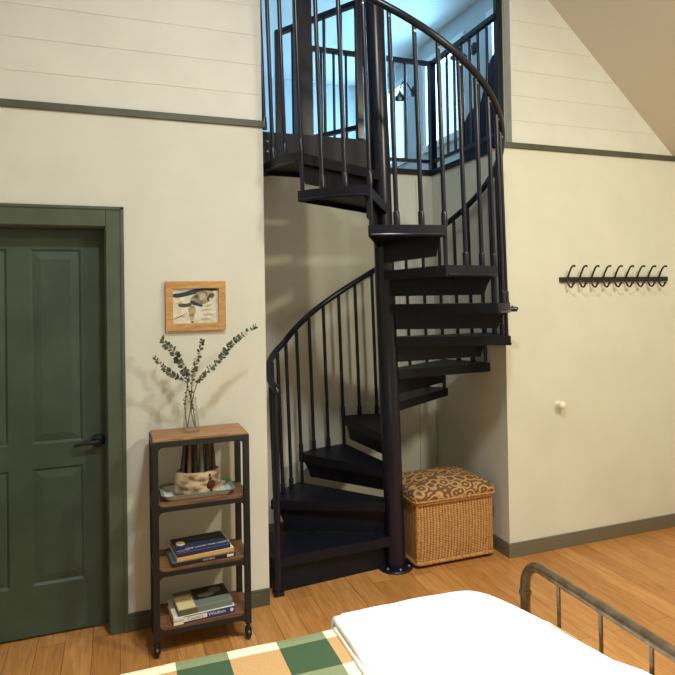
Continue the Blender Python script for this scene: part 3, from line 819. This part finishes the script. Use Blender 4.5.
cr_m = mat('book_cream', (216,200,150), .6); ol_m = mat('book_olive', (92,88,60), .6); blu_m = mat('book_blue', (40,58,112), .45); brn_m = mat('book_rust', (150,96,62), .6)
gold_m = mat('book_pale_gold', (204,190,140), .5)
Z2 = SZ[2]
b, M = book(.376, -.200, Z2, .300, .205, .021, R(4), teal_m, dk_m, 'wide slate blue book with a dark spine, bottom of the upper shelf stack', 'books on the third shelf')
txt('WESTERN', .013, on_spine(M, .02, .0105, .205), gold_m, b)
bm = new(); t = new(); box(t, .108, .140, -.1050, -.1030, .005, .016); merge(bm, t, 0, M); build('spine_label', bm, wh_m, b)
b2, M2 = book(.382, -.196, Z2+.021, .272, .195, .020, R(5), wh_m, yel_m, 'white book with an amber spine, middle of the upper shelf stack', 'books on the third shelf')
b3, M3 = book(.374, -.196, Z2+.041, .254, .195, .021, R(6), navyb_m, navyb_m, 'navy book with pale cover lettering, topmost of the upper shelf stack', 'books on the third shelf', yel_m)
bm = new(); t = new(); box(t, -.1265, .1265, .010, .0970, .0205, .02125); merge(bm, t, 0, M3); build('cover_band', bm, dk_m, b3)
bm = new(); t = new(); soft(t, -.112, -.070, -.012, .050, .0205, .0224, 2.2, 8); merge(bm, t, 0, M3); build('cover_moon', bm, cr_m, b3)
txt('THE LAND THE LIGHT', .021, face_up(M3, .022, -.062, .0210), wh_m, b3)
txt('NOTES', .018, face_up(M3, -.095, -.076, .0210), gold_m, b3)
txt('of', .014, face_up(M3, .108, -.050, .0210), gold_m, b3)
txt('MOUNTAINS', .022, face_up(M3, .022, .045, .0213), teal_m, b3)
Z3 = SZ[3]
b4, M4 = book(.374, -.200, Z3, .290, .205, .034, R(4), wh_m, blu_m, 'thick blue book with a white titled spine, bottom of the lowest shelf stack', 'books on the lowest shelf')
bm = new(); t = new(); box(t, -.1452, -.100, -.1048, -.1030, .001, .033); box(t, -.100, .010, -.1048, -.1030, .009, .029); merge(bm, t, 0, M4); build('spine_label', bm, wh_m, b4)
txt('AN AN', .014, on_spine(M4, -.122, .019, .2070), dk_m, b4)
txt('Country', .022, on_spine(M4, -.045, .019, .2070), ol_m, b4)
txt('Wisdom', .022, on_spine(M4, .058, .019, .2050), wh_m, b4, sx=1.1)
bm = new(); t = new(); soft(t, .122, .138, -.1045, -.1025, .008, .026, 2.2, 8); merge(bm, t, 0, M4); build('spine_mark', bm, wh_m, b4)
b5, M5 = book(.380, -.196, Z3+.034, .258, .195, .030, R(5), gg_m, gg_m, 'grey green picture book with a cream title panel, on top of the lowest shelf stack', 'books on the lowest shelf')
bm = new(); t = new(); box(t, -.128, -.048, -.096, .050, .0301, .0306); merge(bm, t, 0, M5); build('title_panel', bm, cr_m, b5)
bm = new(); t = new(); box(t, -.040, .128, -.030, .095, .0301, .0305); merge(bm, t, 0, M5); build('cover_photo', bm, dk_m, b5)
bm = new(); t = new(); soft(t, -.020, .060, -.015, .030, .0300, .0310, 2.4, 8); soft(t, .040, .100, .010, .070, .0300, .0309, 2.4, 8); merge(bm, t, 0, M5); build('cover_shape', bm, gg_m, b5)
bm = new(); t = new(); box(t, -.1292, -.040, -.0995, -.0980, .003, .027); merge(bm, t, 0, M5); build('spine_panel', bm, ol_m, b5)
txt('WEST', .030, face_up(M5, -.088, .005, .0303), brn_m, b5)

# ---------------------------------------------------------------- wicker basket
KX0, KX1, KY0, KY1 = 1.690, 2.228, .063, .500
bk = thing('wicker_basket', ((KX0+KX1)/2, (KY0+KY1)/2, 0), 'lidded tan wicker chest on the floor right of the centre pole', 'basket')
bm = new()
loft(bm, [z3(rrect(KX0+.006,KX1-.006,KY0+.006,KY1-.006,.03,6), .028), z3(rrect(KX0,KX1,KY0,KY1,.03,6), .10), z3(rrect(KX0-.004,KX1+.004,KY0-.004,KY1+.004,.03,6), .25), z3(rrect(KX0,KX1,KY0,KY1,.03,6), .395)], smooth=True)
build('body', bm, wick_m, bk)
bm = new()
for z, r, o in ((.030,.011,.006), (.392,.011,.008)):
    L = [Vector((x, y, z)) for x, y in rrect(KX0-o+.003,KX1+o-.003,KY0-o+.003,KY1+o-.003,.03,6)]
    tube(bm, L + [L[0], L[1]], r, 8, False)
for x, y in ((KX0+.008,KY0+.008),(KX1-.008,KY0+.008),(KX0+.008,KY1-.008),(KX1-.008,KY1-.008)): rod(bm, (x, y, .028), (x, y, .39), .011, 10)
build('woven_rim', bm, wrim_m, bk)
for x in (KX0+.04, KX1-.04):
    for y in (KY0+.04, KY1-.04):
        bm = new(); lathe(bm, [(0,0),(.022,0),(.024,.004),(.024,.026),(0,.03)], (x, y, 0), 14); build('foot', bm, blackiron_m, bk)
bm = new()
loops = []
o = .014
for z, ins in ((.400,.0),(.408,-.002),(.430,-.004),(.448,.002),(.462,.012),(.474,.030),(.485,.06),(.496,.10),(.506,.15),(.511,.20)):
    loops.append(z3(rrect(KX0-o+ins, KX1+o-ins, KY0-o+ins, KY1+o-ins, max(.035-ins*.1,.012), 6), z))
loft(bm, loops, smooth=True)
bmesh.ops.triangulate(bm, faces=[f for f in bm.faces if len(f.verts) > 4])
lid = build('padded_lid', bm, scroll_m, bk)
bm = new(); L = [Vector((x, y, .407)) for x, y in rrect(KX0-o-.003,KX1+o+.003,KY0-o-.003,KY1+o+.003,.035,6)]
tube(bm, L + [L[0], L[1]], .007, 8, False); build('piping', bm, wrim_m, lid)

# ---------------------------------------------------------------- bed
BX0, BX1, BY0, BY1 = -.72, 1.30, -2.88, -1.46
BXR = 1.352
bed = thing('bed', ((BX0+BX1)/2, (BY0+BY1)/2, 0), 'bed with a low curved bronze tube footboard in the foreground', 'bed')
ya, yb_, zt = -1.515, -2.80, .718
pts = [(BXR, ya, 0), (BXR, ya, .35), (BXR, ya, .60)]
for i in range(1, 9):
    a = PI/2*i/8; pts.append((BXR, ya-.095*(1-math.cos(a)), zt-.095+.095*math.sin(a)))
for i in range(7, -1, -1):
    a = PI/2*i/8; pts.append((BXR, yb_+.095*(1-math.cos(a)), zt-.095+.095*math.sin(a)))
pts += [(BXR, yb_, .60), (BXR, yb_, .35), (BXR, yb_, 0)]
bm = new(); tube(bm, pts, .0180, 16); build('footboard_tube', bm, bronze_m, bed)
bm = new()
for y in (ya, yb_):
    lathe(bm, [(.0182,.594),(.0215,.594),(.0225,.602),(.0215,.610),(.0182,.610)], (BXR, y, 0), 14)
build('collar', bm, bronze_m, bed)
bm = new(); rod(bm, (BXR, ya, .30), (BXR, yb_, .30), .014, 12); build('cross_bar', bm, bronze_m, bed)
y = ya - .185
while y > yb_ + .1:
    bm = new(); rod(bm, (BXR, y, .30), (BXR, y, zt-.012), .0068, 10); build('spindle', bm, bronze_m, bed); y -= .195
for y in (ya, yb_):
    bm = new(); box(bm, BX0, BXR-.005, y-.010, y+.010, .26, .30, .002); build('side_rail', bm, bronze_m, bed)
for y in (ya, yb_):
    bm = new(); rod(bm, (BX0, y, 0), (BX0, y, .95), .018, 14); build('headboard_post', bm, bronze_m, bed)
bm = new(); rod(bm, (BX0, ya, .93), (BX0, yb_, .93), .018, 14); build('headboard_bar', bm, bronze_m, bed)
bm = new(); box(bm, BX0+.03, BX1, BY0+.04, BY1+.0, .30, .52, .05, 4); build('mattress', bm, matt_m, bed)

def cloth(name, x0f, x1, y0, y1, ztop, hang_far, hang_right, rad, thick, m, seedv, amp, loc, uv=None, hang_left=0, hang_near=0, plump=0.0, corner=0.0):
    """a quilt laid over the mattress: profile runs down over the far side and, if asked, over the right end"""
    def prof(a, b, ha, hb, n):
        out = []
        L = (b-a)
        tot = ha + L + hb
        for i in range(n+1):
            s = -ha + tot*i/n
            if s < 0:
                e = -s; 
                ang = min(e/rad, PI/2)
                out.append((a + rad - rad*math.sin(ang) - rad + 0, rad*(1-math.cos(ang)) + max(0, e-rad*PI/2), s))
            elif s > L:
                e = s-L; ang = min(e/rad, PI/2)
                out.append((b + rad*math.sin(ang), rad*(1-math.cos(ang)) + max(0, e-rad*PI/2), s))
            else: out.append((a+s, 0, s))
        return out
    NX, NY = 64, 64
    bm = bmesh.new(); uvl = bm.loops.layers.uv.new('UVMap')
    py = prof(y0, y1, hang_near, hang_far, NY)
    grid = []; uvs = {}
    for j, (yy, dzy, sy) in enumerate(py):
        row = []
        px_ = prof(x0f(yy), x1, hang_left, hang_right, NX)
        for i, (xx, dzx, sx_) in enumerate(px_):
            z = ztop - max(dzy, dzx)
            w = noise.noise((xx*3.1+seedv, yy*3.1, seedv))*amp + noise.noise((xx*9+seedv, yy*9, 2))*amp*.35
            if corner:
                k = max(0, min(1.3, (xx-(x1-.26))/.26)); yy = yy - corner*k*k*(j/NY)**3
            if plump:
                d = min(xx-px_[0][0], px_[-1][0]-xx, yy-py[0][0], py[-1][0]-yy); d = max(0, min(1, d/.12)); w += plump*(1-(1-d)**2)
            v = bm.verts.new((xx, yy, z + w)); uvs[v] = (xx if not uv else (x0f(0) + sx_), y0 + sy); row.append(v)
        grid.append(row)
    for j in range(NY):
        for i in range(NX):
            f = bm.faces.new((grid[j][i], grid[j][i+1], grid[j+1][i+1], grid[j+1][i])); f.smooth = True
            for lp_ in f.loops:
                a, b = uvs[lp_.vert]; lp_[uvl].uv = ((a-.154)/CHK + 21, (b+1.63)/CHK + 41) 
    me = bpy.data.meshes.new(name)
    o = Vector(loc)
    for v in bm.verts: v.co -= o
    bmesh.ops.recalc_face_normals(bm, faces=bm.faces)
    bm.to_mesh(me); bm.free(); me.materials.append(m)
    ob = bpy.data.objects.new(name, me); COL.objects.link(ob); ob.location = o; ABS[ob.name] = o
    sm = ob.modifiers.new('thickness', 'SOLIDIFY'); sm.thickness = thick; sm.offset = -1
    return ob
bl = cloth('plaid_blanket', lambda y: BX0+.05, 1.335, BY0+.02, BY1+.022, .570, .38, .10, .05, .012, plaid_m, 3.0, .004, ((BX0+BX1)/2, -2.3, .55), uv=None, hang_near=.35, corner=.13)
tag(bl, 'green, tan and cream checked blanket spread over the bed', 'blanket')
def lf(y): return .700
dv = cloth('white_duvet', lf, 1.352, BY0+.03, BY1+.036, .598, .14, .12, .042, .022, duvet_m, 11.0, .012, (1.0, -2.2, .59), hang_near=.14, hang_left=.045, plump=.016, corner=.15)
tag(dv, 'folded white duvet lying across the foot of the bed', 'duvet')
def lf2(y): return .672
fs = cloth('folded_sheet', lf2, 1.30, BY0+.04, BY1+.026, .580, .10, .02, .022, .006, sheet_m, 5.0, .003, (1.0, -2.2, .575), hang_near=.08, hang_left=.020, corner=.14)
tag(fs, 'cream sheet edge folded under the white duvet', 'sheet')

# ---------------------------------------------------------------- light
W = bpy.data.worlds.new('World'); S.world = W; W.use_nodes = True
bg = W.node_tree.nodes['Background']; bg.inputs['Color'].default_value = (.50,.76,1,1); bg.inputs['Strength'].default_value = 2.2
def light(name, kind, loc, energy, col, size=.2, aim=None, sy=None, spread=None):
    d = bpy.data.lights.new(name, kind); d.energy = energy; d.color = col
    if kind == 'AREA':
        d.size = size
        if sy: d.shape = 'RECTANGLE'; d.size_y = sy
        else: d.shape = 'DISK'
        if spread: d.spread = spread
    else: d.shadow_soft_size = size
    o = bpy.data.objects.new(name, d); COL.objects.link(o); o.location = loc
    if aim: o.rotation_euler = (Vector(aim)-Vector(loc)).to_track_quat('-Z', 'Y').to_euler()
    return o
for i, (a, b) in enumerate(WINS):
    light('window_daylight', 'AREA', (WL+.30, (a+b)/2, (WZ0+WZ1)/2), 90, (.30,.63,1), b-a, (0, (a+b)/2-.3, 3.6), WZ1-WZ0)
light('ceiling_and_fill_light', 'AREA', (.70, -2.45, 4.10), 66, (.96,.99,1), .34, (.80, -1.9, 0))
light('ceiling_and_fill_light', 'AREA', (2.60, -2.75, 3.30), 64, (1,.93,.66), .30, (2.5, -1.5, 0))
light('ceiling_and_fill_light', 'AREA', (1.15, -2.35, 4.10), 26, (.92,.98,1), .20, (1.1, -2.15, 0), None, R(75))  # unseen cool light added above the bed to blow out the white duvet

# ---------------------------------------------------------------- camera
def cam():
    f, cy, h, yaw, pi_, ro = 634.09, -3.4337, 1.6649, .3687, -.0109, .0164
    v = Vector((math.sin(yaw)*math.cos(pi_), math.cos(yaw)*math.cos(pi_), -math.sin(pi_)))
    r = Vector((math.cos(yaw), -math.sin(yaw), 0)); d = v.cross(r)
    r2 = math.cos(ro)*r + math.sin(ro)*d; d2 = -math.sin(ro)*r + math.cos(ro)*d
    c = bpy.data.cameras.new('camera'); c.sensor_width = 36; c.sensor_fit = 'HORIZONTAL'; c.lens = 36*f/675; c.clip_start = .05
    c.shift_x = -23.32/675; c.shift_y = -47.62/675   # the picture is an off-centre crop
    o = bpy.data.objects.new('camera', c); COL.objects.link(o)
    M = Matrix((r2, -d2, -v)).transposed().to_4x4(); M.translation = (0, cy, h)
    o.matrix_world = M
    S.camera = o
cam()
S.view_settings.view_transform = 'Standard'; S.view_settings.look = 'None'; S.view_settings.gamma = 1
S.view_settings.exposure = 0.0; S.view_settings.use_curve_mapping = False
